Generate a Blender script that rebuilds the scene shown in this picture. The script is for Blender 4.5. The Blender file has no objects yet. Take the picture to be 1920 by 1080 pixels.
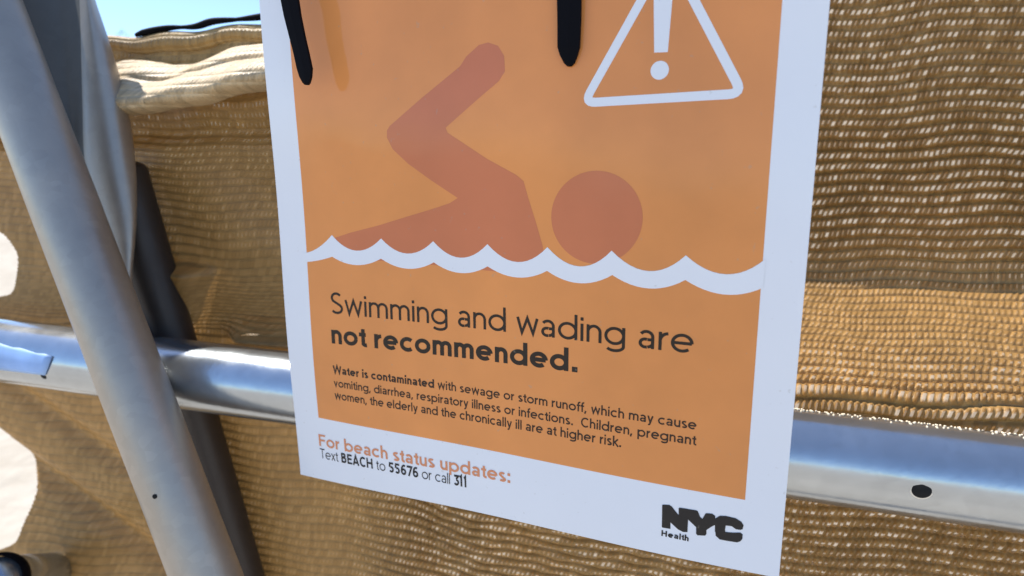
import bpy, bmesh, math, random
import numpy as np
from mathutils import Vector, Matrix

# ------------------------------------------------------------------ camera, world, sun, exposure
R_ = math.radians
C = bpy.data.collections.new('place'); bpy.context.scene.collection.children.link(C)
SC = bpy.context.scene
CAM = np.array([0.0, 0.0, 1.25])
FPX = 1137.077                       # focal length in photo pixels (1920 wide)
AX = np.array([[0.91716537, 0.0713734, -0.39206316],      # rows: world x, y, z in camera axes (right, down, forward)
               [0.39842702, -0.18392076, 0.89857057],
               [-0.00797452, -0.98034636, -0.19712284]])
cam = bpy.data.cameras.new('camera'); cam_o = bpy.data.objects.new('camera', cam); C.objects.link(cam_o)
rt, up, bk = AX @ np.array([1, 0, 0]), AX @ np.array([0, -1, 0]), AX @ np.array([0, 0, -1])
M4 = Matrix.Identity(4)
for i in range(3):
    M4[i][0], M4[i][1], M4[i][2], M4[i][3] = rt[i], up[i], bk[i], CAM[i]
cam_o.matrix_world = M4
cam.sensor_width = 36; cam.lens = FPX / 1920 * 36
cam.clip_start = 0.01; cam.clip_end = 5000
cam.dof.use_dof = True; cam.dof.focus_distance = 0.235; cam.dof.aperture_fstop = 10
SC.camera = cam_o

SUN_EL, SUN_AZ = R_(60), R_(-84)     # azimuth from +y (beyond the fence) towards +x; negative is to the left
sdir = Vector((math.sin(SUN_AZ) * math.cos(SUN_EL), math.cos(SUN_AZ) * math.cos(SUN_EL), math.sin(SUN_EL)))
W = bpy.data.worlds.new('World'); SC.world = W; W.use_nodes = True
wt = W.node_tree; wt.nodes.clear()
sky = wt.nodes.new('ShaderNodeTexSky'); sky.sky_type = 'NISHITA'; sky.sun_disc = False
sky.sun_elevation = SUN_EL; sky.sun_rotation = SUN_AZ
sky.air_density = 0.85; sky.dust_density = 0.2; sky.ozone_density = 4.0
bg = wt.nodes.new('ShaderNodeBackground'); bg.inputs['Strength'].default_value = 0.15
wo = wt.nodes.new('ShaderNodeOutputWorld')
wt.links.new(sky.outputs[0], bg.inputs[0]); wt.links.new(bg.outputs[0], wo.inputs[0])
sl = bpy.data.lights.new('sun', 'SUN'); sl.energy = 4.2; sl.angle = R_(0.5); sl.color = (1, .95, .87)
so = bpy.data.objects.new('sun', sl); C.objects.link(so); so.location = (0, 0, 5)
so.rotation_euler = sdir.to_track_quat('Z', 'Y').to_euler()
SC.view_settings.view_transform = 'Standard'; SC.view_settings.look = 'None'
SC.view_settings.exposure = 0.74; SC.view_settings.gamma = 1

# ------------------------------------------------------------------ measuring helpers
K = 0.2103                            # distance of the poster's plane (y) from the lens
RA, RB = 0.2618, 0.1483               # the fence runs along y = RA + RB * x
def ray(p): return AX @ np.array([p[0] - 960, p[1] - 540, FPX])
def on_y(px, py, Y):                  # a point of the photograph on the plane y = Y
    r = ray((px, py)); return CAM + r * Y / r[1]
def on_fence(px, py, off=0.0):        # a point on a vertical plane parallel to the fence
    r = ray((px, py)); return CAM + r * (RA + off) / (r[1] - RB * r[0])
def at_depth(px, py, z): return CAM + ray((px, py)) / FPX * z
def fence_y(x): return RA + RB * x
def smooth(a, b, x):
    t = np.clip((x - a) / (b - a), 0, 1); return t * t * (3 - 2 * t)

# ------------------------------------------------------------------ materials
class NT:
    def __init__(s, name):
        s.m = bpy.data.materials.new(name); s.m.use_nodes = True; s.t = s.m.node_tree
        s.b = s.t.nodes['Principled BSDF']; s.out = s.t.nodes['Material Output']
    def n(s, k, **kw):
        nd = s.t.nodes.new(k)
        for a, v in kw.items(): setattr(nd, a, v)
        return nd
    def put(s, sock, v):
        if hasattr(v, 'is_output'): s.t.links.new(v, sock)
        elif v is not None: sock.default_value = v
    def math(s, op, a, b=None, c=None):
        nd = s.n('ShaderNodeMath', operation=op)
        for i, v in enumerate((a, b, c)):
            if v is not None: s.put(nd.inputs[i], v)
        return nd.outputs[0]
    def noise(s, scale, detail=3, vec=None, rough=.5):
        nd = s.n('ShaderNodeTexNoise'); nd.inputs['Scale'].default_value = scale
        nd.inputs['Detail'].default_value = detail; nd.inputs['Roughness'].default_value = rough
        if vec is not None: s.put(nd.inputs['Vector'], vec)
        return nd.outputs['Fac']
    def ramp(s, fac, stops):
        nd = s.n('ShaderNodeValToRGB'); s.put(nd.inputs[0], fac); e = nd.color_ramp.elements
        while len(e) < len(stops): e.new(.5)
        for el, (p, c) in zip(e, stops): el.position = p; el.color = (*c, 1) if len(c) == 3 else c
        return nd.outputs[0]
    def rng(s, v, a, b, c, d):
        nd = s.n('ShaderNodeMapRange'); nd.interpolation_type = 'SMOOTHSTEP'
        for i, x in enumerate((v, a, b, c, d)): s.put(nd.inputs[i], x)
        return nd.outputs[0]
    def obj(s): return s.n('ShaderNodeTexCoord').outputs['Object']
    def set(s, **kw):
        for k, v in kw.items(): s.put(s.b.inputs[k.replace('_', ' ')], v)
    def bump(s, h, strength, dist):
        nd = s.n('ShaderNodeBump'); nd.inputs['Strength'].default_value = strength; nd.inputs['Distance'].default_value = dist
        s.put(nd.inputs['Height'], h); s.put(s.b.inputs['Normal'], nd.outputs[0]); return nd.outputs[0]

def print_mat(name, col, var=.05, coat=.6):
    t = NT(name); o = t.obj()
    mp = t.n('ShaderNodeMapping'); mp.inputs['Scale'].default_value = (1, 1, .35); mp.inputs['Rotation'].default_value = (0, .25, 0); t.put(mp.inputs['Vector'], o)
    f = t.math('ADD', t.math('MULTIPLY', t.noise(16, 2, mp.outputs[0]), .7), t.math('MULTIPLY', t.noise(60, 4, o), .3))  # streaky tone variation painted in for uneven gloss sheen
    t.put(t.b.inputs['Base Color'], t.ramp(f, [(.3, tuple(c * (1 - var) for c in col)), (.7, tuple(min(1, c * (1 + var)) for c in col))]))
    dust = t.rng(t.noise(420, 2, o), .70, .78, 0, 1)
    mxd = t.n('ShaderNodeMix', data_type='RGBA'); t.put(mxd.inputs[0], t.math('MULTIPLY', dust, .25)); mxd.inputs[7].default_value = (.38, .33, .26, 1)
    t.put(mxd.inputs[6], t.b.inputs['Base Color'].links[0].from_socket); t.put(t.b.inputs['Base Color'], mxd.outputs[2])
    t.set(Roughness=.6, Coat_Weight=coat, Coat_IOR=1.5); t.b.inputs['Specular IOR Level'].default_value = .15
    t.put(t.b.inputs['Coat Roughness'], t.rng(t.noise(18, 2, o), .3, .7, .05, .16))
    bn = t.n('ShaderNodeBump'); bn.inputs['Strength'].default_value = .5; bn.inputs['Distance'].default_value = .0015
    t.put(bn.inputs['Height'], t.noise(22, 1, o)); t.put(t.b.inputs['Coat Normal'], bn.outputs[0])
    return t.m
M_paper = print_mat('laminated_white_paper', (.80, .81, .84), .02)
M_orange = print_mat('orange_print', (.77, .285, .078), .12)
M_swim = print_mat('red_brown_print', (.60, .18, .075), .10)
M_white = print_mat('white_print', (.80, .81, .84), .02)
M_black = print_mat('dark_ink', (.010, .004, .002), .1)
M_brown = print_mat('dark_brown_ink', (.028, .010, .005), .1)
M_textorange = print_mat('orange_ink', (.70, .27, .13), .03)
M_logo = print_mat('black_ink', (.003, .004, .007), .1)

def galvanised(name, col=(.56, .57, .58), rough=(.2, .34), metal=.9):
    t = NT(name); o = t.obj()
    mp = t.n('ShaderNodeMapping'); mp.inputs['Scale'].default_value = (1, 1, 1); t.put(mp.inputs['Vector'], o)
    sp = t.n('ShaderNodeTexVoronoi'); sp.inputs['Scale'].default_value = 220; t.put(sp.inputs['Vector'], mp.outputs[0])
    f = t.noise(35, 5, o, .65)
    g = t.math('ADD', t.math('MULTIPLY', sp.outputs['Color'], .25), t.math('MULTIPLY', f, .75))
    t.put(t.b.inputs['Base Color'], t.ramp(g, [(.25, tuple(c * .88 for c in col)), (.6, col), (.8, tuple(min(1, c * 1.12) for c in col))]))
    t.set(Metallic=metal); t.put(t.b.inputs['Roughness'], t.rng(f, .3, .75, *rough))
    t.bump(t.noise(400, 3, o), .05, .001)
    return t.m
M_rail = galvanised('galvanised_rail', (.46, .50, .54), (.18, .26))
M_brace = galvanised('galvanised_brace', (.42, .38, .33), (.38, .5), .65)
M_dimface = galvanised('dim_face_steel', (.12, .125, .125), (.55, .65), .3)
M_dark = galvanised('shade_dark_steel', (.055, .045, .040), (.42, .55), .5)

def plain(name, col, rough=.5, metal=0, nscale=60, var=.15, **kw):
    t = NT(name); f = t.noise(nscale, 4, t.obj())
    t.put(t.b.inputs['Base Color'], t.ramp(f, [(.3, tuple(c * (1 - var) for c in col)), (.7, tuple(min(1, c * (1 + var)) for c in col))]))
    t.set(Roughness=rough, Metallic=metal, **kw)
    t.bump(f, .2, .001)
    return t.m
M_tie = plain('black_nylon', (.005, .005, .007), .7, Specular_IOR_Level=.06)
M_hole = plain('hole_dark', (.004, .004, .004), .9)
M_skyrefl = plain('pale_blue_reflection', (.30, .47, .80), .5)

def cloth(name, holes=True, col=(.35, .20, .066)):
    """knitted shade cloth: uv.y counts the rows, uv.x counts the stitches; thick (opaque) between the rows, thin and open along them"""
    t = NT(name)
    sx = t.n('ShaderNodeSeparateXYZ'); t.put(sx.inputs[0], t.n('ShaderNodeTexCoord').outputs['UV'])
    u, v = sx.outputs[0], sx.outputs[1]
    row = t.math('FLOOR', v); f = t.math('FRACT', v)
    fc = t.math('SUBTRACT', f, .5)
    q0 = t.math('ADD', t.math('ADD', u, t.math('MULTIPLY', fc, -.7)), t.math('FRACT', t.math('MULTIPLY', row, .618)))
    cell = t.math('FLOOR', q0); q = t.math('SUBTRACT', t.math('FRACT', q0), .5)
    wn = t.n('ShaderNodeTexWhiteNoise', noise_dimensions='2D'); cv = t.n('ShaderNodeCombineXYZ')
    t.put(cv.inputs[0], cell); t.put(cv.inputs[1], row); t.put(wn.inputs['Vector'], cv.outputs[0])
    rnd = wn.outputs['Value']
    aq, af = t.math('ABSOLUTE', q), t.math('ABSOLUTE', fc)
    thin = t.rng(af, .26, .40, 1, 0)
    o = t.obj()
    big = t.noise(14, 3, o)
    colr = t.ramp(t.math('ADD', t.math('MULTIPLY', rnd, .4), t.math('MULTIPLY', big, .6)),
                  [(.25, tuple(c * .75 for c in col)), (.55, col), (.8, tuple(c * 1.25 for c in col))])
    t.put(t.b.inputs['Base Color'], colr); t.set(Roughness=.45); t.b.inputs['Specular IOR Level'].default_value = .35
    tr = t.n('ShaderNodeBsdfTranslucent')
    t.put(tr.inputs['Color'], t.ramp(big, [(.3, (col[0] * 1.3, col[1] * 1.15, col[2] * .9)), (.7, (col[0] * 1.6, col[1] * 1.4, col[2] * 1.2))]))
    op_ = t.n('ShaderNodeAttribute', attribute_name='open').outputs['Fac']
    fleck = t.math('MULTIPLY', t.rng(aq, .10, .30, 1, 0), thin)
    m1 = t.n('ShaderNodeMixShader'); t.put(m1.inputs[0], t.math('ADD', t.rng(thin, 0, 1, .03, .12), t.math('MULTIPLY', t.math('MULTIPLY', fleck, .4), op_)))
    hgt = t.math('ADD', t.math('MULTIPLY', t.math('POWER', af, 2.6), -5), t.math('ADD', t.math('MULTIPLY', fleck, .5), t.math('MULTIPLY', t.noise(900, 3, o), .7)))
    if holes: hgt = t.math('MULTIPLY', hgt, t.rng(t.n('ShaderNodeAttribute', attribute_name='open').outputs['Fac'], .25, .8, .09, 1))
    t.bump(hgt, .55 if holes else .8, .0007)
    t.put(m1.inputs[1], t.b.outputs[0]); t.put(m1.inputs[2], tr.outputs[0])
    fin = m1.outputs[0]
    if holes:
        op = t.n('ShaderNodeAttribute', attribute_name='open').outputs['Fac']
        hw = t.math('MULTIPLY', t.rng(rnd, 0, 1, .13, .29), op)
        afj = t.math('ABSOLUTE', t.math('ADD', fc, t.math('MULTIPLY', t.math('SUBTRACT', wn.outputs['Color'], .5), .22)))
        hole = t.math('MULTIPLY', t.rng(t.math('SUBTRACT', aq, hw), -.07, .07, 1, 0), t.rng(afj, .10, .26, 1, 0))
        tp = t.n('ShaderNodeBsdfTransparent'); m2 = t.n('ShaderNodeMixShader')
        t.put(m2.inputs[0], t.math('MULTIPLY', t.math('MULTIPLY', hole, t.rng(rnd, 0, 1, .12, .50)), op)); t.put(m2.inputs[1], fin); t.put(m2.inputs[2], tp.outputs[0]); fin = m2.outputs[0]
    t.put(t.out.inputs['Surface'], fin)
    return t.m
M_cloth = cloth('tan_knitted_mesh')
M_hem = cloth('tan_hem_cloth', False, (.44, .29, .12))
M_flap = cloth('tan_fold_cloth', False, (.42, .26, .09))
M_fold = cloth('sunlit_tan_cloth', False, (.62, .47, .28))  # paler copy of the tan cloth, sunlight put into its colour

def sand_mat():
    t = NT('beach_sand'); o = t.obj()
    f = t.math('ADD', t.math('MULTIPLY', t.noise(.6, 5, o), .5), t.math('MULTIPLY', t.noise(9, 6, o), .5))
    t.put(t.b.inputs['Base Color'], t.ramp(f, [(.3, (.36, .31, .24)), (.7, (.50, .45, .37))])); t.set(Roughness=.95)
    t.bump(t.noise(7, 6, o), .6, .06)
    return t.m
M_sand = sand_mat()
def leaf_mat():
    t = NT('grey_green_foliage'); f = t.noise(1.5, 3, t.obj())
    t.put(t.b.inputs['Base Color'], t.ramp(f, [(.3, (.05, .075, .05)), (.7, (.10, .13, .09))])); t.set(Roughness=.7)
    return t.m
M_leaf = leaf_mat(); M_bark = plain('bark', (.12, .09, .07), .9, 0, 8)

# ------------------------------------------------------------------ object helpers
def tag(o, label=None, cat=None, group=None, kind=None):
    for k, v in (('label', label), ('category', cat), ('group', group), ('kind', kind)):
        if v: o[k] = v
    return o
def empty(name, loc):
    o = bpy.data.objects.new(name, None); C.objects.link(o); o.location = loc; o.empty_display_size = .02; return o
def mesh_obj(name, verts, faces, mat, parent=None, smooth_=False):
    me = bpy.data.meshes.new(name); me.from_pydata([tuple(map(float, v)) for v in verts], [], faces); me.validate(); me.update()
    return link(name, me, mat, parent, smooth_)
def link(name, me, mat, parent=None, smooth_=False):
    if mat: me.materials.append(mat)
    if smooth_: me.polygons.foreach_set('use_smooth', [True] * len(me.polygons))
    o = bpy.data.objects.new(name, me); C.objects.link(o)
    if parent is not None:
        o.parent = parent
        bpy.context.view_layer.update()
        o.matrix_parent_inverse = parent.matrix_world.inverted()
    return o
def tube(points, radii, seg=40, squash=None, caps=True):
    """rings swept along a path; squash = (direction, factor per ring)"""
    P = [Vector(map(float, p)) for p in points]; vs, fs = [], []
    ref = None
    for i, p in enumerate(P):
        d = (P[min(i + 1, len(P) - 1)] - P[max(i - 1, 0)]).normalized()
        if ref is None: ref = d.orthogonal().normalized()
        a = (ref - d * ref.dot(d)).normalized(); ref = a; b = d.cross(a)
        for k in range(seg):
            t = 2 * math.pi * k / seg
            off = (a * math.cos(t) + b * math.sin(t)) * radii[i]
            if squash:
                n = squash[0]; off = off - n * off.dot(n) * (1 - squash[1][i])
            vs.append(p + off)
    for i in range(len(P) - 1):
        for k in range(seg):
            fs.append((i * seg + k, i * seg + (k + 1) % seg, (i + 1) * seg + (k + 1) % seg, (i + 1) * seg + k))
    if caps: fs.append(tuple(range(seg))[::-1]); fs.append(tuple(range((len(P) - 1) * seg, len(P) * seg)))
    return vs, fs
def catmull(pts, n):
    P = np.array(pts, float); P = np.vstack([2 * P[0] - P[1], P, 2 * P[-1] - P[-2]]); out = []
    for i in range(1, len(P) - 2):
        for k in range(n):
            t = k / n; a, b, c, d = P[i - 1:i + 3]
            out.append(.5 * (2 * b + (c - a) * t + (2 * a - 5 * b + 4 * c - d) * t * t + (3 * b - a - 3 * c + d) * t ** 3))
    out.append(P[-2]); return np.array(out)

# ------------------------------------------------------------------ setting: sand to the horizon
def ground():
    rr = np.concatenate([np.linspace(0, 4, 40), np.geomspace(4.3, 2500, 50)]); na = 180
    vs, fs = [(0, 0, 0)], []
    rnd = np.random.RandomState(4)
    for r in rr[1:]:
        for k in range(na):
            a = 2 * math.pi * k / na; x, y = r * math.cos(a), r * math.sin(a)
            h = 7.5 * math.exp(-((x - 4.5) / 4.5) ** 2 - ((y - 11) / 4) ** 2) * (1 + .12 * math.sin(x * .9 + y * .7)) + .03 * math.sin(x * 3.1 + 1) * math.sin(y * 2.7) * min(1, r) + .02 * (rnd.rand() - .5) * (r < 10)  # dune added beyond the fence to show sunny sand through the cloth
            vs.append((x, y, h - .04))
    for k in range(na): fs.append((0, 1 + k, 1 + (k + 1) % na))
    for i in range(len(rr) - 2):
        for k in range(na):
            a, b = 1 + i * na, 1 + (i + 1) * na
            fs.append((a + k, b + k, b + (k + 1) % na, a + (k + 1) % na))
    tag(mesh_obj('sand', vs, fs, M_sand, None, True), kind='structure')
ground()

# ------------------------------------------------------------------ the pipe fence
RR = 0.0185
p1, p2 = on_fence(544, 727), on_fence(1483, 852)
rail_dir = (p2 - p1) / np.linalg.norm(p2 - p1)
def rail_pt(x): return p1 + (p2 - p1) * (x - p1[0]) / (p2[0] - p1[0])
fence = tag(empty('pipe_fence', (-.36, fence_y(-.36), 0)),
            'galvanised steel pipe fence with one horizontal rail and a slanting brace crossing it', 'fence')
def wobble_tube(a, b, r, n=120, seg=48, amp=.00015, seed=0):
    rs = np.random.RandomState(seed); ts = np.linspace(0, 1, n)
    ph = rs.rand(4) * 6
    rad = r * (1 + .006 * np.sin(ts * 23 + ph[0]) + .004 * np.sin(ts * 61 + ph[1]))
    return tube([np.array(a) + (np.array(b) - np.array(a)) * t + np.array([0, 0, amp * 4 * math.sin(9 * t + ph[2])]) for t in ts], rad, seg)
vs, fs = wobble_tube(rail_pt(-1.1), rail_pt(.6), RR, seed=3)
rail = link('rail', (lambda me: (me.from_pydata([tuple(v) for v in vs], [], fs), me)[1])(bpy.data.meshes.new('rail')), M_rail, fence, True)

def pipe_spot(center, axis, r, px, py, rx, rz, parent, name='drill_hole', mat=M_hole, lift=1.006):
    """a small dark round opening that follows the curved wall of a pipe, found by sighting through the photo"""
    d = ray((px, py)); d /= np.linalg.norm(d); ax = np.array(axis) / np.linalg.norm(axis)
    w0 = CAM - center; dp = d - ax * (d @ ax); wp = w0 - ax * (w0 @ ax)
    a, b, c = dp @ dp, 2 * dp @ wp, wp @ wp - r * r
    t = (-b - math.sqrt(max(b * b - 4 * a * c, 0))) / (2 * a); hit = CAM + d * t
    s0 = (hit - center) @ ax; rad = hit - center - ax * s0; n0 = rad / np.linalg.norm(rad); tn = np.cross(ax, n0)
    v, f = [], []
    for ring in range(5):
        for k in range(24):
            th = 2 * math.pi * k / 24; e = ring / 4
            da, dt = rx * e * math.cos(th), rz * e * math.sin(th) / r
            v.append(center + ax * (s0 + da) + (n0 * math.cos(dt) + tn * math.sin(dt)) * (r * lift + .0003 * (1 - e)))
    for ring in range(4):
        for k in range(24):
            f.append((ring * 24 + k, ring * 24 + (k + 1) % 24, ring * 24 + 24 + (k + 1) % 24, ring * 24 + 24 + k))
    return mesh_obj(name, v, f, mat, parent, True)
pipe_spot(p1, rail_dir, RR, 1728, 920, .0034, .0030, rail)
pipe_spot(p1, rail_dir, RR, 1728, 920, .0039, .0035, rail, 'hole_rim', plain('worn_bright_zinc', (.62, .62, .6), .35, .8), 1.003)
pipe_spot(p1, rail_dir, RR, 82, 706, .0020, .0016, rail)
pipe_spot(p1, rail_dir, RR, 1761, 868, .0008, .0008, rail)

# slanting brace in front of the rail
def brace_at(k): return at_depth(108, 350, .285 * k), at_depth(380, 1060, .278 * k)
def gap(k):
    a, b = brace_at(k); d = np.cross(b - a, rail_dir); return abs((a - p1) @ d) / np.linalg.norm(d) - RR - .0140 * k - .0008
k0, k1 = .9, 1.3
for _ in range(40):
    km = .5 * (k0 + k1)
    if gap(km) > 0: k0 = km
    else: k1 = km
bA, bB = brace_at(k0)
ab = (bB - bA) / np.linalg.norm(bB - bA); RBR = .0140 * k0; 
vs, fs = wobble_tube(bA - ab * .35, bB + ab * .5, RBR, seed=8)
brace = mesh_obj('brace', vs, fs, M_brace, fence, True)
pipe_spot(bA, ab, RBR, 290, 931, .0011, .0011, brace)
# weld between brace and rail
wp = [on_fence(248 + 52 * math.sin(t), 655 + 70 * t / 3.0, -.0180) for t in np.linspace(-.2, 2.4, 14)]
# flattened plate of the upper brace end, folded along a crease
ys = [-140, -60, 0, 60, 120, 180, 240, 300, 360, 420, 480, 540, 600, 650]
xr = [130, 162, 178, 200, 219, 236, 248, 255, 258, 257, 252, 246, 262, 283]
xc = [150, 152, 153, 154, 154, 155, 155, 156, 166, 185, 205, 220, 245, 270]
xl = [-60, -20, 10, 30, 50, 70, 90, 105, 120, 140, 160, 180, 205, 240]
vs, fs = [], []
for i, y in enumerate(ys):
    z0 = .336 - .006 * i / 13
    row = []
    for k in range(13):
        t = k / 12
        if t < .5: s = t / .5; x = xl[i] + (xc[i] - 4 - xl[i]) * s; dz = -.004 + .012 * s ** .8
        else: s = (t - .5) / .5; x = xc[i] + (xr[i] - xc[i]) * s; dz = -.004 * math.sin(s * math.pi * .55) + .014 * s ** 4
        row.append((x, dz))
    fade = 1 - .75 * float(smooth(6, 10, np.array(float(i))))
    for x, dz in row: vs.append(at_depth(x, y, z0 + dz * fade))
    for x, dz in reversed(row): vs.append(at_depth(x, y, z0 + dz * fade * .5 + .010))
for i in range(len(ys) - 1):
    for k in range(26):
        fs.append((i * 26 + k, i * 26 + (k + 1) % 26, (i + 1) * 26 + (k + 1) % 26, (i + 1) * 26 + k))
fs.append(tuple(range(26))[::-1]); fs.append(tuple(range((len(ys) - 1) * 26, len(ys) * 26)))
plate = mesh_obj('flattened_stay', vs, fs, M_brace, fence, True)
plate.data.materials.append(M_dimface)  # left face coloured darker to imitate the dim light on it
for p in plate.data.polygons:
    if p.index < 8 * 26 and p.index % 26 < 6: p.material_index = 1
ms = plate.modifiers.new('smooth', 'SUBSURF'); ms.levels = 2; ms.render_levels = 2
# upright between rail and cloth; its dark colour imitates shade
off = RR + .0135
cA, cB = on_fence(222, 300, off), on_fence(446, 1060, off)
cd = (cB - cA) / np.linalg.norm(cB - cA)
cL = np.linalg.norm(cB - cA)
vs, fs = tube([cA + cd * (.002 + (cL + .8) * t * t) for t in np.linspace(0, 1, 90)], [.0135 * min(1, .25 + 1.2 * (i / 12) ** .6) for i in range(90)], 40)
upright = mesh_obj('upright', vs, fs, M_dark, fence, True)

# ------------------------------------------------------------------ knitted mesh screen
ROW, DASH = .0059, .0027
zr = float(p1[2])
def zf(px, py, off): return float(on_fence(px, py, off)[2])
z_hem = zf(400, 52, .06) - .006; z_l1 = zf(400, 112, .055); z_l2 = zf(400, 158, .022)
prof = catmull([(z_hem + .002, .062), (z_hem - .006, .064), (z_l1, .064), (z_l2 + .009, .056), (z_l2 - .006, .047), (zr + .130, .058), (zr + .112, .078), (zr + .092, .095), (zr + .075, .1025),
                (zr + .060, .1045), (zr + .052, .102), (zr + .045, .0945), (zr + .038, .081),
                (zr + .031, .063), (zr + .0245, .046), (zr + .0185, .0325), (zr + .0138, .0230), (zr + .010, .0208), (zr + .004, .0200), (zr - .012, .0208), (zr - .03, .024),
                (zr - .06, .030), (zr - .12, .040), (zr - .22, .050), (zr - .34, .058)], 14)[::-1]
seg_ = np.concatenate([[0], np.cumsum(np.hypot(np.diff(prof[:, 0]), np.diff(prof[:, 1])))])
def drape(x, z, o):
    o = o + .004 * np.sin(x * 21 + 1.3 + 4 * z) * smooth(zr - .01, zr - .06, z) + .0016 * np.sin(x * 33 + z * 25) * smooth(zr + .06, zr + .16, z)
    o = o + .0022 * np.sin(x * 95 + 2 + z * 30) * smooth(z_l2 - .06, z_l2, z)
    o = o + smooth(-.16, -.11, x) * np.where(z > zr + .059, .1045 - o, 0)
    o = o + smooth(-.16, -.11, x) * (.32 * np.clip(z - zr - .036, 0, .026) + .13 * np.maximum(0, z - zr - .062))
    left = smooth(-.14, -.20, x)
    # kept clear of the upright on the left of the poster
    below = smooth(z_l2 - .02, z_l2 - .035, z)
    o = o + left * (np.minimum(.047, o) - o) * below
    o = o + left * (.047 - o) * below * (1 - smooth(zr + .055, zr + .03, z) * smooth(zr + .005, zr + .015, z) * smooth(-.315, -.275, x))
    # creases running down from the rail at far left
    far = smooth(-.30, -.34, x) * smooth(zr - .01, zr - .03, z)
    s = (x + .40) * .55 + (z - zr) * 1.0
    o = o + far * (.010 * np.exp(-((s + .155) / .012) ** 2) + .006 * np.exp(-((s + .095) / .010) ** 2) - .010 * smooth(-.17, -.22, s))
    # a pinched fold standing out above the rail: a sunny ledge that tapers downwards
    t = (zr + .0585 - .10 * (x + .3448) - z) / .050
    xl, xr = -.346 + .012 * np.clip(t, 0, 1), -.311 - .017 * np.clip(t, 0, 1)
    wn = smooth(xl - .002, xl + .004, x) * (1 - smooth(xr - .010, xr + .004, x))
    o = o - .018 * wn * smooth(0, .16, t) * np.clip(1 - t, 0, 1) ** .8
    # broad soft sags on the slack left half
    sl = smooth(-.17, -.24, x) * smooth(z_l2 - .02, z_l2 - .05, z) * smooth(zr + .05, zr + .075, z)
    o = o - sl * .0022 * np.sin(x * 70 + z * 60)
    return o
xs = []
x = -.66
while x < .22:
    xs.append(x); x += .0030 if -.172 < x < -.012 else (.0009 if x < -.40 else .00062)
xs = np.array(xs); ts = np.arange(0, seg_[-1], .00058)
zs = np.interp(ts, seg_, prof[:, 0]); os_ = np.interp(ts, seg_, prof[:, 1])
X, Z = np.meshgrid(xs, zs); TT = np.repeat(ts[:, None], len(xs), 1); O0 = np.repeat(os_[:, None], len(xs), 1)
Z = Z + .06 * smooth(-.16, -.11, X) * smooth(zr + .12, z_hem, Z)
wz = .0012 * np.sin(X * 40 + 1) + .0009 * np.sin(X * 97 + TT * 40)     # rows do not run perfectly straight
O = drape(X, Z, O0)
dz_, do_ = np.gradient(Z, axis=0), np.gradient(O, axis=0); ln_ = np.hypot(dz_, do_) + 1e-9
T60 = float(np.interp(zr + .06, zs, ts)); rt_ = smooth(-.16, -.11, X)
V = ((TT + Z - zs[:, None]) * (1 - rt_) + np.where(zs[:, None] < zr + .06, TT, T60 + Z - zr - .06) * rt_ + wz) / ROW; U = (X * math.sqrt(1 + RB ** 2) + .0006 * np.sin(TT * 210 + X * 60)) / DASH
rowi = np.floor(V); fr = V - rowi - .5
q = np.mod(U - .7 * fr + np.mod(rowi * .618, 1), 1) - .5
cellr = np.mod(np.sin(np.floor(U - .7 * fr + np.mod(rowi * .618, 1)) * 12.9898 + rowi * 78.233) * 43758.5453, 1)
amp = (.07 + .93 * smooth(-.235, -.17, X)) * (1 - .45 * smooth(zr + .085, zr + .06, Z) * smooth(zr + .012, zr + .02, Z))
bump = amp * (.0034 * (1 - np.abs(2 * fr) ** 4.5) + .0007 * np.cos(q * 2 * math.pi) * (np.abs(fr) < .36) * (.5 + cellr))
Yp = fence_y(X) + O - bump * dz_ / ln_; Zp = Z + bump * do_ / ln_
me = bpy.data.meshes.new('mesh_screen')
nr, nc = X.shape
idx = np.arange(nr * nc).reshape(nr, nc)
quads = np.stack([idx[:-1, :-1], idx[:-1, 1:], idx[1:, 1:], idx[1:, :-1]], -1).reshape(-1, 4)
def in_poly(px, pz, poly):
    inside = np.zeros(px.shape, bool); n = len(poly)
    for i in range(n):
        (x0, z0), (x1, z1) = poly[i], poly[(i + 1) % n]
        c = ((z0 > pz) != (z1 > pz)) & (px < (x1 - x0) * (pz - z0) / (z1 - z0 + 1e-12) + x0); inside ^= c
    return inside
def tear(pts, off):
    P = [on_fence(*p, off) for p in pts]; return [(p[0], p[2]) for p in catmull([*P, P[0]], 6)]
tears = [tear([(-60, 420), (2, 434), (22, 452), (33, 480), (30, 520), (22, 548), (0, 556), (-60, 565)], .047),
         tear([(-60, 775), (0, 808), (19, 836), (44, 882), (65, 922), (62, 970), (57, 1002), (30, 1016), (0, 1026), (-60, 1055)], .047)]
cx = X[:-1, :-1].ravel(); cz = Z[:-1, :-1].ravel()
keep = np.ones(len(quads), bool)
for t_ in tears: keep &= ~in_poly(cx, cz, t_)
quads = quads[keep]
co = np.stack([X, Yp, Zp], -1).reshape(-1, 3).astype(np.float32)
me.vertices.add(len(co)); me.vertices.foreach_set('co', co.ravel())
me.loops.add(quads.size); me.loops.foreach_set('vertex_index', quads.ravel().astype(np.int32))
me.polygons.add(len(quads)); me.polygons.foreach_set('loop_start', np.arange(0, quads.size, 4, dtype=np.int32))
me.update(calc_edges=True)
me.polygons.foreach_set('use_smooth', np.ones(len(quads), bool))
uv = me.uv_layers.new(name='UVMap'); UVv = np.stack([U, V], -1).reshape(-1, 2).astype(np.float32)
uv.data.foreach_set('uv', UVv[quads.ravel()].ravel())
at_ = me.attributes.new('open', 'FLOAT', 'POINT')
opn = (.25 + .75 * smooth(-.26, -.15, X)) * (1 - .55 * smooth(zr + .075, zr + .05, Z) * smooth(zr + .02, zr + .03, Z)) * (1 - smooth(z_l2 - .01, z_l2 + .01, Z) * smooth(-.11, -.15, X))
opn = opn * (1 - .15 * smooth(zr + .21, zr + .27, Z))
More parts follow.
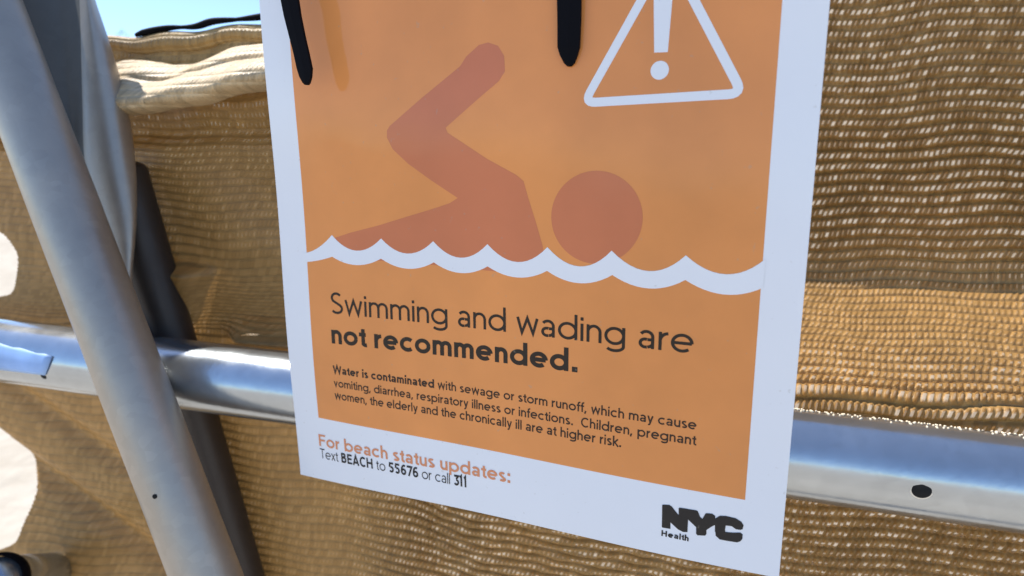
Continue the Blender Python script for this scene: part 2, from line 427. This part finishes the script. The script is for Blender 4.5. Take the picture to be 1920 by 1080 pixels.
at_.data.foreach_set('value', opn.ravel().astype(np.float32))
screen = link('mesh_screen', me, M_cloth)
tag(screen, 'tan knitted mesh screen tied behind the fence rail, torn open at the left', 'mesh screen')
# rolled hem along the top
hp, hr = [], []
for x in np.linspace(-.66, .22, 160):
    z = z_hem + .06 * float(smooth(-.16, -.11, x)) + .0012 * math.sin(x * 60) + .0008 * math.sin(x * 143)
    hp.append((x, fence_y(x) +   .060 + (.0083 + .13 * (z - zr - .062) + .04) * float(smooth(-.16, -.11, x)), z)); hr.append(.0052 * (1 + .12 * math.sin(x * 88) + .1 * math.sin(x * 37 + 1)))
vs, fs = tube(hp, hr, 20); hem = mesh_obj('hem', vs, fs, M_hem, screen, True)
def uv_from(o, f):
    uvl = o.data.uv_layers.new(name='UVMap'); nvv = np.array([f(i, v.co) for i, v in enumerate(o.data.vertices)], np.float32)
    li = np.zeros(len(o.data.loops), np.int32); o.data.loops.foreach_get('vertex_index', li); uvl.data.foreach_set('uv', nvv[li].ravel())
uv_from(hem, lambda i, c: (c.x / DASH, abs((i % 20) - 10) * .28))
def upper_strip(name, top_fn, bot_fn, offs, mat, n=150, x0_=-.60, x1_=-.118):
    m, vs, fs = len(offs), [], []
    for i in range(n + 1):
        x = x0_ + (x1_ - x0_) * i / n; zt, zb = top_fn(x), bot_fn(x)
        for (k, of, dzz) in offs:
            vs.append((x, fence_y(x) + of + .0012 * math.sin(x * 120 + k * 5), zt + (zb - zt) * k + dzz + .0006 * math.sin(x * 170 + k * 9)))
    for i in range(n):
        for k in range(m - 1): a = i * m + k; fs.append((a, a + m, a + m + 1, a + 1))
    o = mesh_obj(name, vs, fs, mat, screen, True)
    uvl = o.data.uv_layers.new(name='UVMap'); nvv = np.array([(v[0] / DASH, v[2] / ROW * 1.3) for v in vs], np.float32)
    li = np.zeros(len(o.data.loops), np.int32); o.data.loops.foreach_get('vertex_index', li); uvl.data.foreach_set('uv', nvv[li].ravel())
    sm_ = o.modifiers.new('thick', 'SOLIDIFY'); sm_.thickness = .0009; sm_.offset = 0
    ss = o.modifiers.new('round', 'SUBSURF'); ss.levels = 1; ss.render_levels = 2
    return o
def edge_fn(pts, of):
    P = np.array([on_fence(x, y, of) for x, y in pts]); P = P[np.argsort(P[:, 0])]
    return lambda x: float(np.interp(x, P[:, 0], P[:, 2])) + (.0022 * math.sin(x * 44) if x > P[-1, 0] or x < P[0, 0] else 0)
f_top = edge_fn([(60, 128), (130, 138), (210, 120), (235, 111), (280, 109), (310, 114), (335, 122), (365, 119), (390, 108), (440, 88), (490, 79), (560, 70)], .052)
f_bot = edge_fn([(60, 210), (130, 205), (232, 190), (300, 180), (330, 173), (380, 161), (440, 147), (492, 135), (560, 126)], .020)
upper_strip('hem_band', lambda x: z_hem + .001, lambda x: f_top(x) - .012, [(0, .0575, 0), (.3, .0590, 0), (.6, .0575, 0), (1, .0590, 0)], M_hem)
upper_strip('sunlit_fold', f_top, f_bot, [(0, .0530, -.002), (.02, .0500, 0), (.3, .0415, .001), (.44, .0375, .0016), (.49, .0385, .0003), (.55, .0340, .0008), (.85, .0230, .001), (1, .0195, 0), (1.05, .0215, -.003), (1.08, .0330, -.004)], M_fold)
# pale beads added as glitter along the rail's top, right of the poster
rs = np.random.RandomState(21); vs, fs = [], []
for row_, ang in enumerate((2, 11, 20, 29, 38, 47, 56)):
    x = -.035
    while x < .2:
        x += .0021 * (.7 + .6 * rs.rand())
        if rs.rand() < (.6, .3, .25, .22, .2, .2, .2)[row_]: continue
        c = rail_pt(x); a = R_(ang + rs.randn() * 2); r = RR + .0007
        p = c + np.array([-RB * math.sin(a) * r, math.sin(a) * r, math.cos(a) * r])
        q_ = p + np.array([.0005 * rs.randn(), .0016 * math.cos(a), -.0016 * math.sin(a)]) * (.6 + .6 * rs.rand())
        tv, tf = tube([p + (q_ - p) * k for k in (0, .5, 1)], [.0002, .00045, .0002], 6)
        b0 = len(vs); vs += tv; fs += [tuple(i + b0 for i in f) for f in tf]
mesh_obj('glitter_beads', vs, fs, plain('glitter_cream', (.72, .62, .46), .5), screen, True)['kind'] = 'stuff'

# ------------------------------------------------------------------ the laminated poster
def bend(x, z):
    """gentle curl of the sheet, metres towards +y"""
    zz = z - CAM[2]
    return .0006 * math.sin(x * 42 + 1.0 + zz * 9) + .0005 * math.sin(zz * 48 + x * 20)
def to_sheet(px, py): p = on_y(px, py, K); return (p[0], p[2])
def sheet_mesh(name, polys, layer, mat, parent, cut=.006):
    """flat outlines (x, z lists) printed on the sheet at a given layer height"""
    bm = bmesh.new()
    for j, poly in enumerate(polys):
        vv = [bm.verts.new((x, z, (j % 17) * 1.5e-6)) for x, z in poly]
        try: bm.faces.new(vv)
        except ValueError: pass
    bmesh.ops.triangulate(bm, faces=bm.faces[:])
    if cut:
        xs_ = [v.co.x for v in bm.verts]; zs_ = [v.co.y for v in bm.verts]
        for ax, lo, hi in ((0, min(xs_), max(xs_)), (1, min(zs_), max(zs_))):
            t = math.floor(lo / cut) * cut + cut
            while t < hi:
                c = Vector((0, 0, 0)); c[ax] = t; nn = Vector((0, 0, 0)); nn[ax] = 1
                bmesh.ops.bisect_plane(bm, geom=bm.verts[:] + bm.edges[:] + bm.faces[:], plane_co=c, plane_no=nn, dist=1e-7)
                t += cut
    for v in bm.verts:
        x, z, j = v.co
        v.co = (x, K + bend(x, z) - layer - j, z)
    bm.normal_update()
    for f in bm.faces:
        if f.normal.y > 0: f.normal_flip()
    m_ = bpy.data.meshes.new(name); bm.to_mesh(m_); bm.free()
    return link(name, m_, mat, parent, False)
LY = .00004
x0, zb0 = to_sheet(563, 890); x1, zb1 = to_sheet(1458, 1083)
ztop = CAM[2] + .155
xl_, xr_ = x0, to_sheet(1515, 470)[0]
sign = tag(empty('warning_poster', (0.5 * (x0 + x1), K, zb0)),
           'laminated orange and white swimming warning poster hung in front of the rail', 'poster')
sheet = sheet_mesh('sheet', [[(xl_, zb0), (xr_, zb1), (xr_, ztop), (xl_, ztop)]], 0, M_paper, sign, .004)
sd = sheet.modifiers.new('thick', 'SOLIDIFY'); sd.thickness = .0005; sd.offset = -1
ox0, oz0 = to_sheet(598.9, 782); ox1, oz1 = to_sheet(1397, 938); oz = .5 * (oz0 + oz1)
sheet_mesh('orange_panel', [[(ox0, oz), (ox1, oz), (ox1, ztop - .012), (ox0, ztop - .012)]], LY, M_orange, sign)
z7 = lambda x, y: to_sheet(500 + x * .51852, y * .51852)      # marks measured on an enlarged crop
# swimmer
arm = [(445, 455), (560, 355), (700, 240), (722, 205), (768, 163), (802, 154), (838, 166), (860, 202), (864, 258), (842, 294), (770, 355), (648, 462), (655, 480),
       (800, 575), (905, 632), (932, 655), (950, 720), (975, 800), (1000, 890), (1004, 930)]
leg = [(237, 900), (240, 862), (300, 842), (400, 816), (500, 785), (600, 755), (660, 735), (690, 716), (650, 690), (590, 650), (510, 592), (455, 540), (434, 498), (434, 472)]
sheet_mesh('swimmer', [[z7(*p) for p in arm + [(900, 990), (600, 960), (300, 935)] + leg],
                       [z7(1197 + 165 * math.cos(t), 785 + 168 * math.sin(t)) for t in np.linspace(0, 2 * math.pi, 64, endpoint=False)]], 2 * LY, M_swim, sign)
# wave band
def scallop(pts):
    out = []
    for i in range(0, len(pts) - 2, 2):
        a, b, c = map(np.array, pts[i:i + 3]); b = np.array(b, float)
        for k in range(12):
            t = k / 12; tb = (b[0] - a[0]) / (c[0] - a[0]); ctrl = (b - (1 - tb) ** 2 * a - tb ** 2 * c) / (2 * tb * (1 - tb))
            out.append((1 - t) ** 2 * a + 2 * t * (1 - t) * ctrl + t * t * c)
    out.append(np.array(pts[-1])); return [tuple(p) for p in out]
upr = [(130, 915), (185, 897), (235, 850), (325, 907), (410, 863), (505, 918), (598, 873), (700, 933), (797, 883), (900, 947), (1017, 893), (1130, 962), (1250, 905), (1390, 979), (1517, 922), (1650, 990), (1805, 935)]
lwr = [(130, 947), (185, 942), (237, 928), (330, 959), (410, 936), (505, 973), (600, 950), (710, 989), (797, 964), (910, 1004), (1015, 979), (1130, 1023), (1252, 993), (1390, 1042), (1515, 1011), (1640, 1062), (1795, 1040)]
sheet_mesh('wave_line', [[z7(*p) for p in scallop(upr) + scallop(lwr)[::-1]]], 3 * LY, M_white, sign)

def stroke(pts, w, closed=False, rnd=False):
    """ribbon polygons of width w along (x, z) points, with mitred joints"""
    P = []
    for p in pts:
        p = np.array(p, float)
        if not P or np.linalg.norm(p - P[-1]) > 1e-7: P.append(p)
    n = len(P); L, Rr = [], []
    for i in range(n):
        a = P[i - 1] if (i > 0 or closed) else None; b = P[(i + 1) % n] if (i < n - 1 or closed) else None
        d0 = (P[i] - a) / (np.linalg.norm(P[i] - a) + 1e-12) if a is not None else None
        d1 = (b - P[i]) / (np.linalg.norm(b - P[i]) + 1e-12) if b is not None else None
        if d0 is None: d0 = d1
        if d1 is None: d1 = d0
        m = d0 + d1; m = m / (np.linalg.norm(m) + 1e-9); nn = np.array([-m[1], m[0]])
        sc = 1 / max(.35, nn @ np.array([-d0[1], d0[0]]))
        L.append(P[i] + nn * w / 2 * sc); Rr.append(P[i] - nn * w / 2 * sc)
    polys = [[L[i], L[(i + 1) % n], Rr[(i + 1) % n], Rr[i]] for i in range(n if closed else n - 1)]
    if rnd:
        for p in (P[0], P[-1]): polys.append([p + w / 2 * np.array([math.cos(t), math.sin(t)]) for t in np.linspace(0, 2 * math.pi, 16, endpoint=False)])
    return polys
# warning triangle with rounded corners, exclamation mark
def rounded(tri, r, n=7):
    out = []
    for i in range(3):
        a, b, c = np.array(tri[i - 1]), np.array(tri[i]), np.array(tri[(i + 1) % 3])
        p, q_ = b + (a - b) / np.linalg.norm(a - b) * r, b + (c - b) / np.linalg.norm(c - b) * r
        for k in range(n): t = k / (n - 1); out.append((1 - t) ** 2 * p + 2 * t * (1 - t) * b + t * t * q_)
    return out
tri = [z7(1150, 373), z7(1720, 337), z7(1452, -178)]
tw = abs(z7(1440, 350)[1] - z7(1440, 384)[1])
wt_o = empty('warning_symbol', (tri[0][0], K, tri[0][1])); wt_o.parent = sign
bpy.context.view_layer.update(); wt_o.matrix_parent_inverse = sign.matrix_world.inverted()
sheet_mesh('triangle', stroke(rounded(tri, .0042), tw, True), 2 * LY, M_white, wt_o)
dr = abs(z7(1388, 255)[0] - z7(1454, 255)[0]) / 2; dc = z7(1421, 254)
sheet_mesh('exclamation_mark', [[z7(1401, 190), z7(1450, 188), z7(1466, 0), z7(1470, -60), z7(1394, -60), z7(1399, 0)],
                                [(dc[0] + dr * math.cos(t), dc[1] + dr * math.sin(t)) for t in np.linspace(0, 2 * math.pi, 32, endpoint=False)]], 2 * LY, M_white, wt_o)

# a small geometric sans drawn with strokes; w is the weight
def arc(cx, cy, rx, ry, a0, a1, n=22): return [(cx + rx * math.cos(R_(a0 + (a1 - a0) * k / n)), cy + ry * math.sin(R_(a0 + (a1 - a0) * k / n))) for k in range(n + 1)]
def glyph(c, w):
    h = w / 2; X_ = .49; H = .70; AS = .72; DS = -.20; rx = .272 - h; ry = .25 - h; cy = .245
    sb = .042                                            # side bearing to the outer edge of a stem
    s0 = sb + h
    def n_arch(x0_, wid): r = wid / 2; return [(x0_, .245)] + [(x0_ + r - r * math.cos(R_(a)), X_ + .006 - h - min(r, .2) + min(r, .2) * math.sin(R_(a))) for a in range(0, 181, 12)] + [(x0_ + wid, 0)]
    bowl = lambda cx: (arc(cx, cy, rx, ry, 0, 360, 36), False)
    G = {}
    if c == ' ': return [], .25
    if c in 'adgq':
        pass
    if c == 'a':
        xr2 = .40
        return [([(xr2, 0), (xr2, .32)] + arc(xr2 - .155, .32, .155, .175 - h + .006, 0, 150, 14), 0),
                (arc(.215, .145, .165 - h, .148 - h, 70, 290, 20), 0), ([(.215 + .056, .284 - h), (xr2, .284 - h)], 0), (arc(.215, .145, xr2 - .215, .148 - h, -72, -4, 8), 0)], .46 + h
    if c == 'b': return [([(s0, 0), (s0, AS)], 0), bowl(s0 + rx)], s0 + 2 * rx + h + .03
    if c == 'd': return [bowl(.03 + h + rx), ([(.03 + h + 2 * rx, 0), (.03 + h + 2 * rx, AS)], 0)], .03 + h + 2 * rx + s0
    if c == 'p': return [([(s0, X_), (s0, DS)], 0), bowl(s0 + rx)], s0 + 2 * rx + h + .03
    if c == 'g':
        xg = .03 + h + 2 * rx
        return [bowl(.03 + h + rx), ([(xg, X_), (xg, -.03)] + arc(.03 + h + rx, -.03, rx, .17 - h, 0, -145, 16), 0)], xg + s0
    if c == 'o': return [bowl(.03 + h + rx)], .06 + w + 2 * rx
    if c == 'c': return [(arc(.03 + h + rx, cy, rx, ry, 48, 312, 28), 0)], .05 + w + 2 * rx - .06
    if c == 'e': return [([(.03 + h, cy), (.03 + h + 2 * rx, cy)], 0), (arc(.03 + h + rx, cy, rx, ry, 0, 312, 32), 0)], .06 + w + 2 * rx
    if c == 'h': return [([(s0, 0), (s0, AS)], 0), (n_arch(s0, .405 - w), 0)], 2 * s0 + .405 - w
    if c == 'n': return [([(s0, 0), (s0, X_)], 0), (n_arch(s0, .405 - w), 0)], 2 * s0 + .405 - w
    if c == 'r': return [([(s0, 0), (s0, X_)], 0), ([(s0, .25)] + arc(s0 + .2, .25, .2, X_ - .25 - h + .006, 180, 92, 10), 0)], s0 + .23
    if c == 'm':
        d = .355 - w * .72
        return [([(s0, 0), (s0, X_)], 0), (n_arch(s0, d), 0), (n_arch(s0 + d, d), 0)], 2 * s0 + 2 * d
    if c == 'u': d = .405 - w; r = d / 2; return [([(s0, X_)] + [(s0 + r - r * math.cos(R_(a)), -.006 + h + min(r, .2) - min(r, .2) * math.sin(R_(a))) for a in range(0, 181, 12)] + [(s0 + d, .245)], 0), ([(s0 + d, 0), (s0 + d, X_)], 0)], 2 * s0 + d
    if c == 'i': return [([(s0, 0), (s0, X_)], 0), ([(s0, .575), (s0, .575 + w * 1.15)], 0)], 2 * s0
    if c == 'l': return [([(s0, 0), (s0, AS)], 0)], 2 * s0
    if c == 't': return [([(.11 + h, .62), (.11 + h, .12)] + arc(.11 + h + .10, .115, .10, .12 - h, 180, 290, 10), 0), ([(.025, X_ - h), (.28, X_ - h)], 0)], .30
    if c == 'f': return [([(.09 + h, 0), (.09 + h, .56)] + arc(.09 + h + .115, .575, .115, .15 - h, 180, 75, 10), 0), ([(.02, X_ - h), (.28, X_ - h)], 0)], .285
    if c == 'k': return [([(s0, 0), (s0, AS)], 0), ([(s0, .19), (.40, X_ + .02)], 0), ([(s0 + .10, .26), (.43, -.015)], 0)], .45
    if c == 's': return [(arc(.215, .362, .14 - h * .4, .133 - h, 35, 240, 16)[:-1] + arc(.215, .125, .155 - h * .4, .13 - h, 62, -145, 18), 0)], .42
    if c == 'v': return [([(.03 + h, X_), (.23, h * .8), (.43 - h, X_)], 0)], .46
    if c == 'y': return [([(.03 + h, X_), (.24, .02)], 0), ([(.45 - h, X_), (.22, -.06)] + arc(.125, -.06, .095, .13 - h, -5, -105, 8), 0)], .47
    if c == 'w': return [([(.025 + h, X_), (.19, h), (.355, X_ - h * .4), (.52, h), (.685 - h, X_)], 0)], .71
    if c == 'x': return [([(.03 + h, X_), (.43 - h, 0)], 0), ([(.43 - h, X_), (.03 + h, 0)], 0)], .46
    if c == '.': return [([(.06 + w * .6, 0), (.06 + w * .6, w * 1.2)], 0, w * 1.2)], .12 + w * 1.2
    if c == ',': return [([(.06 + w * .6, w * 1.1), (.02 + w * .3, -.1)], 0)], .12 + w * 1.1
    if c == ':': return [([(.06 + w * .6, 0), (.06 + w * .6, w * 1.2)], 0, w * 1.2), ([(.06 + w * .6, .49 - w * 1.2), (.06 + w * .6, .49)], 0, w * 1.2)], .12 + w * 1.2
    if c == 'S': return [(arc(.285, .525, .19 - h * .5, .187 - h, 35, 243, 18)[:-1] + arc(.285, .18, .215 - h * .5, .187 - h, 64, -145, 20), 0)], .56
    if c == 'W': return [([(.02 + h, H), (.24, h), (.46, H - h * .4), (.68, h), (.90 - h, H)], 0)], .92
    if c == 'C': return [(arc(.375, .35, .33 - h, .36 - h, 48, 312, 30), 0)], .66
    if c == 'T': return [([(.02, H - h), (.54, H - h)], 0), ([(.28, H - h), (.28, 0)], 0)], .56
    if c == 'F': return [([(s0 + .01, 0), (s0 + .01, H)], 0), ([(s0, H - h), (.50, H - h)], 0), ([(s0, .36), (.46, .36)], 0)], .52
    if c == 'E': return [([(s0 + .01, 0), (s0 + .01, H)], 0), ([(s0, H - h), (.51, H - h)], 0), ([(s0, .36), (.48, .36)], 0), ([(s0, h), (.51, h)], 0)], .55
    if c == 'B': return [([(s0 + .01, 0), (s0 + .01, H)], 0), ([(s0, H - h)] + arc(.34, .53, .16 - h, .17 - h, 90, -90, 14) + [(s0, .36)], 0), ([(s0, .36)] + arc(.36, .18 + h / 2, .18 - h, .18 - h / 2, 90, -90, 14) + [(s0, h)], 0)], .60
    if c == 'A': return [([(.02 + h, 0), (.34, H - h * .5), (.66 - h, 0)], 0), ([(.14, .19), (.54, .19)], 0)], .68
    if c == 'H': return [([(s0 + .01, 0), (s0 + .01, H)], 0), ([(.62 - h, 0), (.62 - h, H)], 0), ([(s0, .36), (.62, .36)], 0)], .69
    if c == '5': return [([(.47, H - h), (.15, H - h), (.12, .37)], 0), (arc(.27, .22, .22 - h, .225 - h, 125, -148, 22), 0)], .55
    if c == '6': return [(arc(.29, .22, .235 - h, .225 - h, 0, 360, 30), 0), ([(.055 + h, .22)] + arc(.34, .30, .285 - h, .41 - h, 180, 62, 14), 0)], .57
    if c == '7': return [([(.03, H - h), (.46, H - h), (.18, 0)], 0)], .50
    if c == '3': return [([(.08, H - h), (.44, H - h), (.24, .42)], 0), (arc(.25, .215, .23 - h, .22 - h, 95, -150, 22), 0)], .54
    if c == '1': return [([(.04, .58), (.20 - h, H - .02), (.20 - h, 0)], 0)], .34
    return [], .3
def text(name, s, weight, a, b, size_px, mat, parent, runs=None, z_layer=3):
    """one printed line from sheet point a (start of baseline) to b (end), letters about size_px photo pixels em high there"""
    ax_, az_ = to_sheet(*a); bx, bz = to_sheet(*b)
    polys_em, pen, k = [], 0, 0
    for i, ch in enumerate(s):
        w = runs[i] if runs else weight
        st, adv = glyph(ch, w)
        for item in st:
            ww = item[2] if len(item) > 2 else w
            for poly in stroke([(x + pen, y) for x, y in item[0]], ww): polys_em.append((k, poly))
            k += 1
        pen += adv + .002
    sx_ = (bx - ax_) / pen
    m = to_sheet(.5 * (a[0] + b[0]), .5 * (a[1] + b[1]))[1] - to_sheet(.5 * (a[0] + b[0]), .5 * (a[1] + b[1]) + 10)[1]
    sz_ = size_px * m / 10
    polys = [[(ax_ + x * sx_, az_ + (bz - az_) * (x / pen) + y * sz_) for x, y in poly] for _, poly in polys_em]
    return sheet_mesh(name, polys, z_layer * LY, mat, parent, cut=0)
z8 = lambda x, y: (560 + x * .51843, 520 + y * .51843)
LT, RG, BD = .080, .105, .135
text('headline', 'Swimming and wading are', LT, z8(116, 128), z8(1432, 276), 63, M_black, sign)
text('headline', 'not recommended.', .132, z8(122, 236), z8(1016, 345), 56, M_black, sign)
l1 = 'Water is contaminated with sewage or storm runoff, which may cause'
text('small_print', l1, RG, z8(130, 344), z8(1440, 552), 24, M_brown, sign, [.14 if i < 21 else RG for i in range(len(l1))])
text('small_print', 'vomiting, diarrhea, respiratory illness or infections.  Children, pregnant', RG, z8(133, 392), z8(1438, 608), 24, M_brown, sign)
text('small_print', 'women, the elderly and the chronically ill are at higher risk.', RG, z8(136, 437), z8(1170, 613), 24, M_brown, sign)
text('contact_heading', 'For beach status updates:', .115, z8(74, 608), z8(770, 745), 34, M_textorange, sign)
l2 = 'Text BEACH to 55676 or call 311'; bold = 'BEACH', '55676', '311'
runs = [.068] * len(l2)
for b_ in bold:
    i0 = l2.index(b_)
    for i in range(i0, i0 + len(b_)): runs[i] = .135
text('contact_line', l2, RG, z8(79, 652), z8(612, 762), 27, M_logo, sign, runs)
# city logo: heavy joined letters
z6 = lambda x, y: to_sheet(1000 + x * .37037, 660 + y * .37037)
zc = lambda x, y: to_sheet(1225 + x * .09375, 930 + y * .09375)
logo_polys = [[zc(*p) for p in poly] for poly in (
    [(185, 160), (200, 150), (330, 156), (350, 175), (350, 630), (190, 602), (180, 590)],
    [(300, 152), (372, 185), (500, 345), (600, 420), (690, 500), (690, 697), (600, 692), (500, 640), (350, 500), (250, 300)],
    [(512, 225), (530, 213), (700, 240), (700, 470), (688, 690), (520, 650)],
    [(650, 235), (860, 270), (892, 285), (940, 400), (985, 440), (1060, 600), (862, 602), (690, 440)],
    [(1045, 340), (1065, 330), (1180, 342), (1240, 385), (1240, 560), (1160, 600), (1060, 665), (870, 610), (985, 440)],
    [(860, 580), (1066, 580), (1066, 740), (1040, 770), (890, 762), (862, 735)],
    [(1235, 440), (1330, 386), (1450, 390), (1650, 440), (1760, 510), (1805, 580), (1785, 660), (1740, 672), (1650, 655), (1570, 595), (1450, 578), (1430, 700), (1235, 700)],
    [(1235, 560), (1430, 570), (1440, 705), (1600, 722), (1740, 722), (1788, 760), (1780, 850), (1740, 895), (1680, 915), (1500, 885), (1330, 850), (1250, 775)])]
sheet_mesh('city_logo', logo_polys, 3 * LY, M_logo, sign, 0)
text('logo_caption', 'Health', .15, (1240, 1001.5), (1292.5, 1012.5), 15.5, M_logo, sign)

# ------------------------------------------------------------------ zip ties
def strap(name, outline, depth_fn, label, thick=.0012):
    """a flat nylon strap: rows of (left px, right px, py), solid, standing off the sheet by depth_fn(row)"""
    vs, fs = [], []
    for i, (l, r, y) in enumerate(outline):
        Y = K - depth_fn(i / (len(outline) - 1))
        a, b = on_y(l, y, Y), on_y(r, y, Y)
        for s, dy in ((0, 0), (.5, -thick * .25), (1, 0), (1, thick), (0, thick)):
            vs.append(a + (b - a) * s + np.array([0, dy, 0]))
    n = len(outline)
    for i in range(n - 1):
        for k in range(5): fs.append((i * 5 + k, i * 5 + (k + 1) % 5, i * 5 + 5 + (k + 1) % 5, i * 5 + 5 + k))
    fs.append((0, 1, 2, 3, 4)); fs.append(tuple(range(n * 5 - 5, n * 5))[::-1])
    o = mesh_obj(name, vs, fs, M_tie); tag(o, label, 'zip tie', 'black zip ties hanging over the poster'); return o
strap('zip_tie', [(470, 505, -160), (498, 530, -80), (524, 556, -10), (532, 562, 30), (541, 569, 65), (550, 577, 100), (556, 583, 128), (561, 582, 144), (567, 579, 155), (571, 576, 159)],
      lambda t: .0135 - .0015 * t, 'black zip tie tail curling over the left white margin, standing away from the sheet')
strap('zip_tie', [(1043, 1089, -160), (1043, 1089, -80), (1044, 1089, -10), (1045, 1088, 40), (1045, 1086, 88), (1049, 1082, 102), (1057, 1076, 118), (1063, 1070, 124)],
      lambda t: .0034 - .0016 * t, 'straight black zip tie tail with pointed tip beside the warning triangle')

# ------------------------------------------------------------------ black cord over the hem
cp = catmull([on_fence(x, y, .058) for x, y in ((255, 66), (275, 60), (320, 52), (365, 50), (400, 40), (450, 36), (500, 30), (560, 20), (640, 12))], 8)
vs, fs = tube(cp, [.0011 + .0009 * abs(math.sin(i * .16)) for i in range(len(cp))], 10)
tag(mesh_obj('cord', vs, fs, M_tie, None, True), 'thin black cord lying along the top hem of the mesh screen', 'cord')

# pale blue strip added on the rail at far left, painting a sky reflection
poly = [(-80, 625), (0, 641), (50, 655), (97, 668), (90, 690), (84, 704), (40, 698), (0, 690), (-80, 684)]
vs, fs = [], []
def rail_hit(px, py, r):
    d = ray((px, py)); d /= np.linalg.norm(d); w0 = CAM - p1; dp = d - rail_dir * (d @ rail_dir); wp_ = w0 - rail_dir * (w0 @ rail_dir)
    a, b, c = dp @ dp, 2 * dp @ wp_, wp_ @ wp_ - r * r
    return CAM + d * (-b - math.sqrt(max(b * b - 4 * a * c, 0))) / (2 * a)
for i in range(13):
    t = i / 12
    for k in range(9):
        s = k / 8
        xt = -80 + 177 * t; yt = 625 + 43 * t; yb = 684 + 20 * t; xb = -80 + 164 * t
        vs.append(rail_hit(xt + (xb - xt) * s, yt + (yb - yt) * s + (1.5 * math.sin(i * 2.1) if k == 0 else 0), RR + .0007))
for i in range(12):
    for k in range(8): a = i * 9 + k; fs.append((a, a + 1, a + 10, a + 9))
sky_reflection = mesh_obj('sky_reflection', vs, fs, M_skyrefl, None, True); sdm = sky_reflection.modifiers.new('thick', 'SOLIDIFY'); sdm.thickness = .0004
tag(sky_reflection, 'pale blue strip of tape stuck on the rail left of the slanting brace', 'sky_reflection')

# grey pipe stub with a black rubber rim at the lower left corner
e0 = at_depth(-14, 1094, .36); ed = np.array([-.35, .35, -.30]); ed /= np.linalg.norm(ed)
stub = tag(empty('pipe_stub', tuple(e0 + ed * .2)), 'grey pipe end with black rubber rim below the torn mesh at lower left', 'pipe')
vs, fs = tube([e0 + ed * t for t in np.linspace(0, .9, 10)], [.0145] * 10, 32); mesh_obj('pipe', vs, fs, M_rail, stub, True)
vs, fs = tube([e0 + ed * t for t in (-.001, .001, .006, .010)], [.0150, .0172, .0172, .0155], 32, caps=False); mesh_obj('rim', vs, fs, M_tie, stub, True)

# ------------------------------------------------------------------ far trees whose tops show over the hem
def tree(px, py, dist, label, seed):
    top = CAM + ray((px, py)) / np.linalg.norm(ray((px, py))) * dist
    rs = np.random.RandomState(seed); Ht = top[2]
    root = tag(empty('tree', (top[0], top[1], 0)), label, 'tree')
    vs, fs = tube([(top[0] + .1 * math.sin(i), top[1], Ht * .85 * i / 8) for i in range(9)], [.28 - .025 * i for i in range(9)], 10)
    mesh_obj('trunk', vs, fs, M_bark, root, True)
    v, f = [], []
    for k in range(900):
        d = rs.randn(3); d /= np.linalg.norm(d); rr = rs.rand() ** .4
        lump = 1 + .25 * math.sin(5 * d[0] + seed) * math.sin(4 * d[2])
        c = np.array([top[0], top[1], Ht * .72]) + d * rr * lump * np.array([1.9, 1.9, Ht * .28 / 1.15])
        a, b = rs.randn(3), rs.randn(3); a /= np.linalg.norm(a); b /= np.linalg.norm(b); s = .16 + .14 * rs.rand(); i0 = len(v)
        v += [c - a * s, c + b * s, c + a * s, c - b * s]; f.append((i0, i0 + 1, i0 + 2, i0 + 3))
    mesh_obj('crown', v, f, M_leaf, root)
tree(226, 50, 120, 'far tree top showing over the hem beside the slanting pipes', 3)
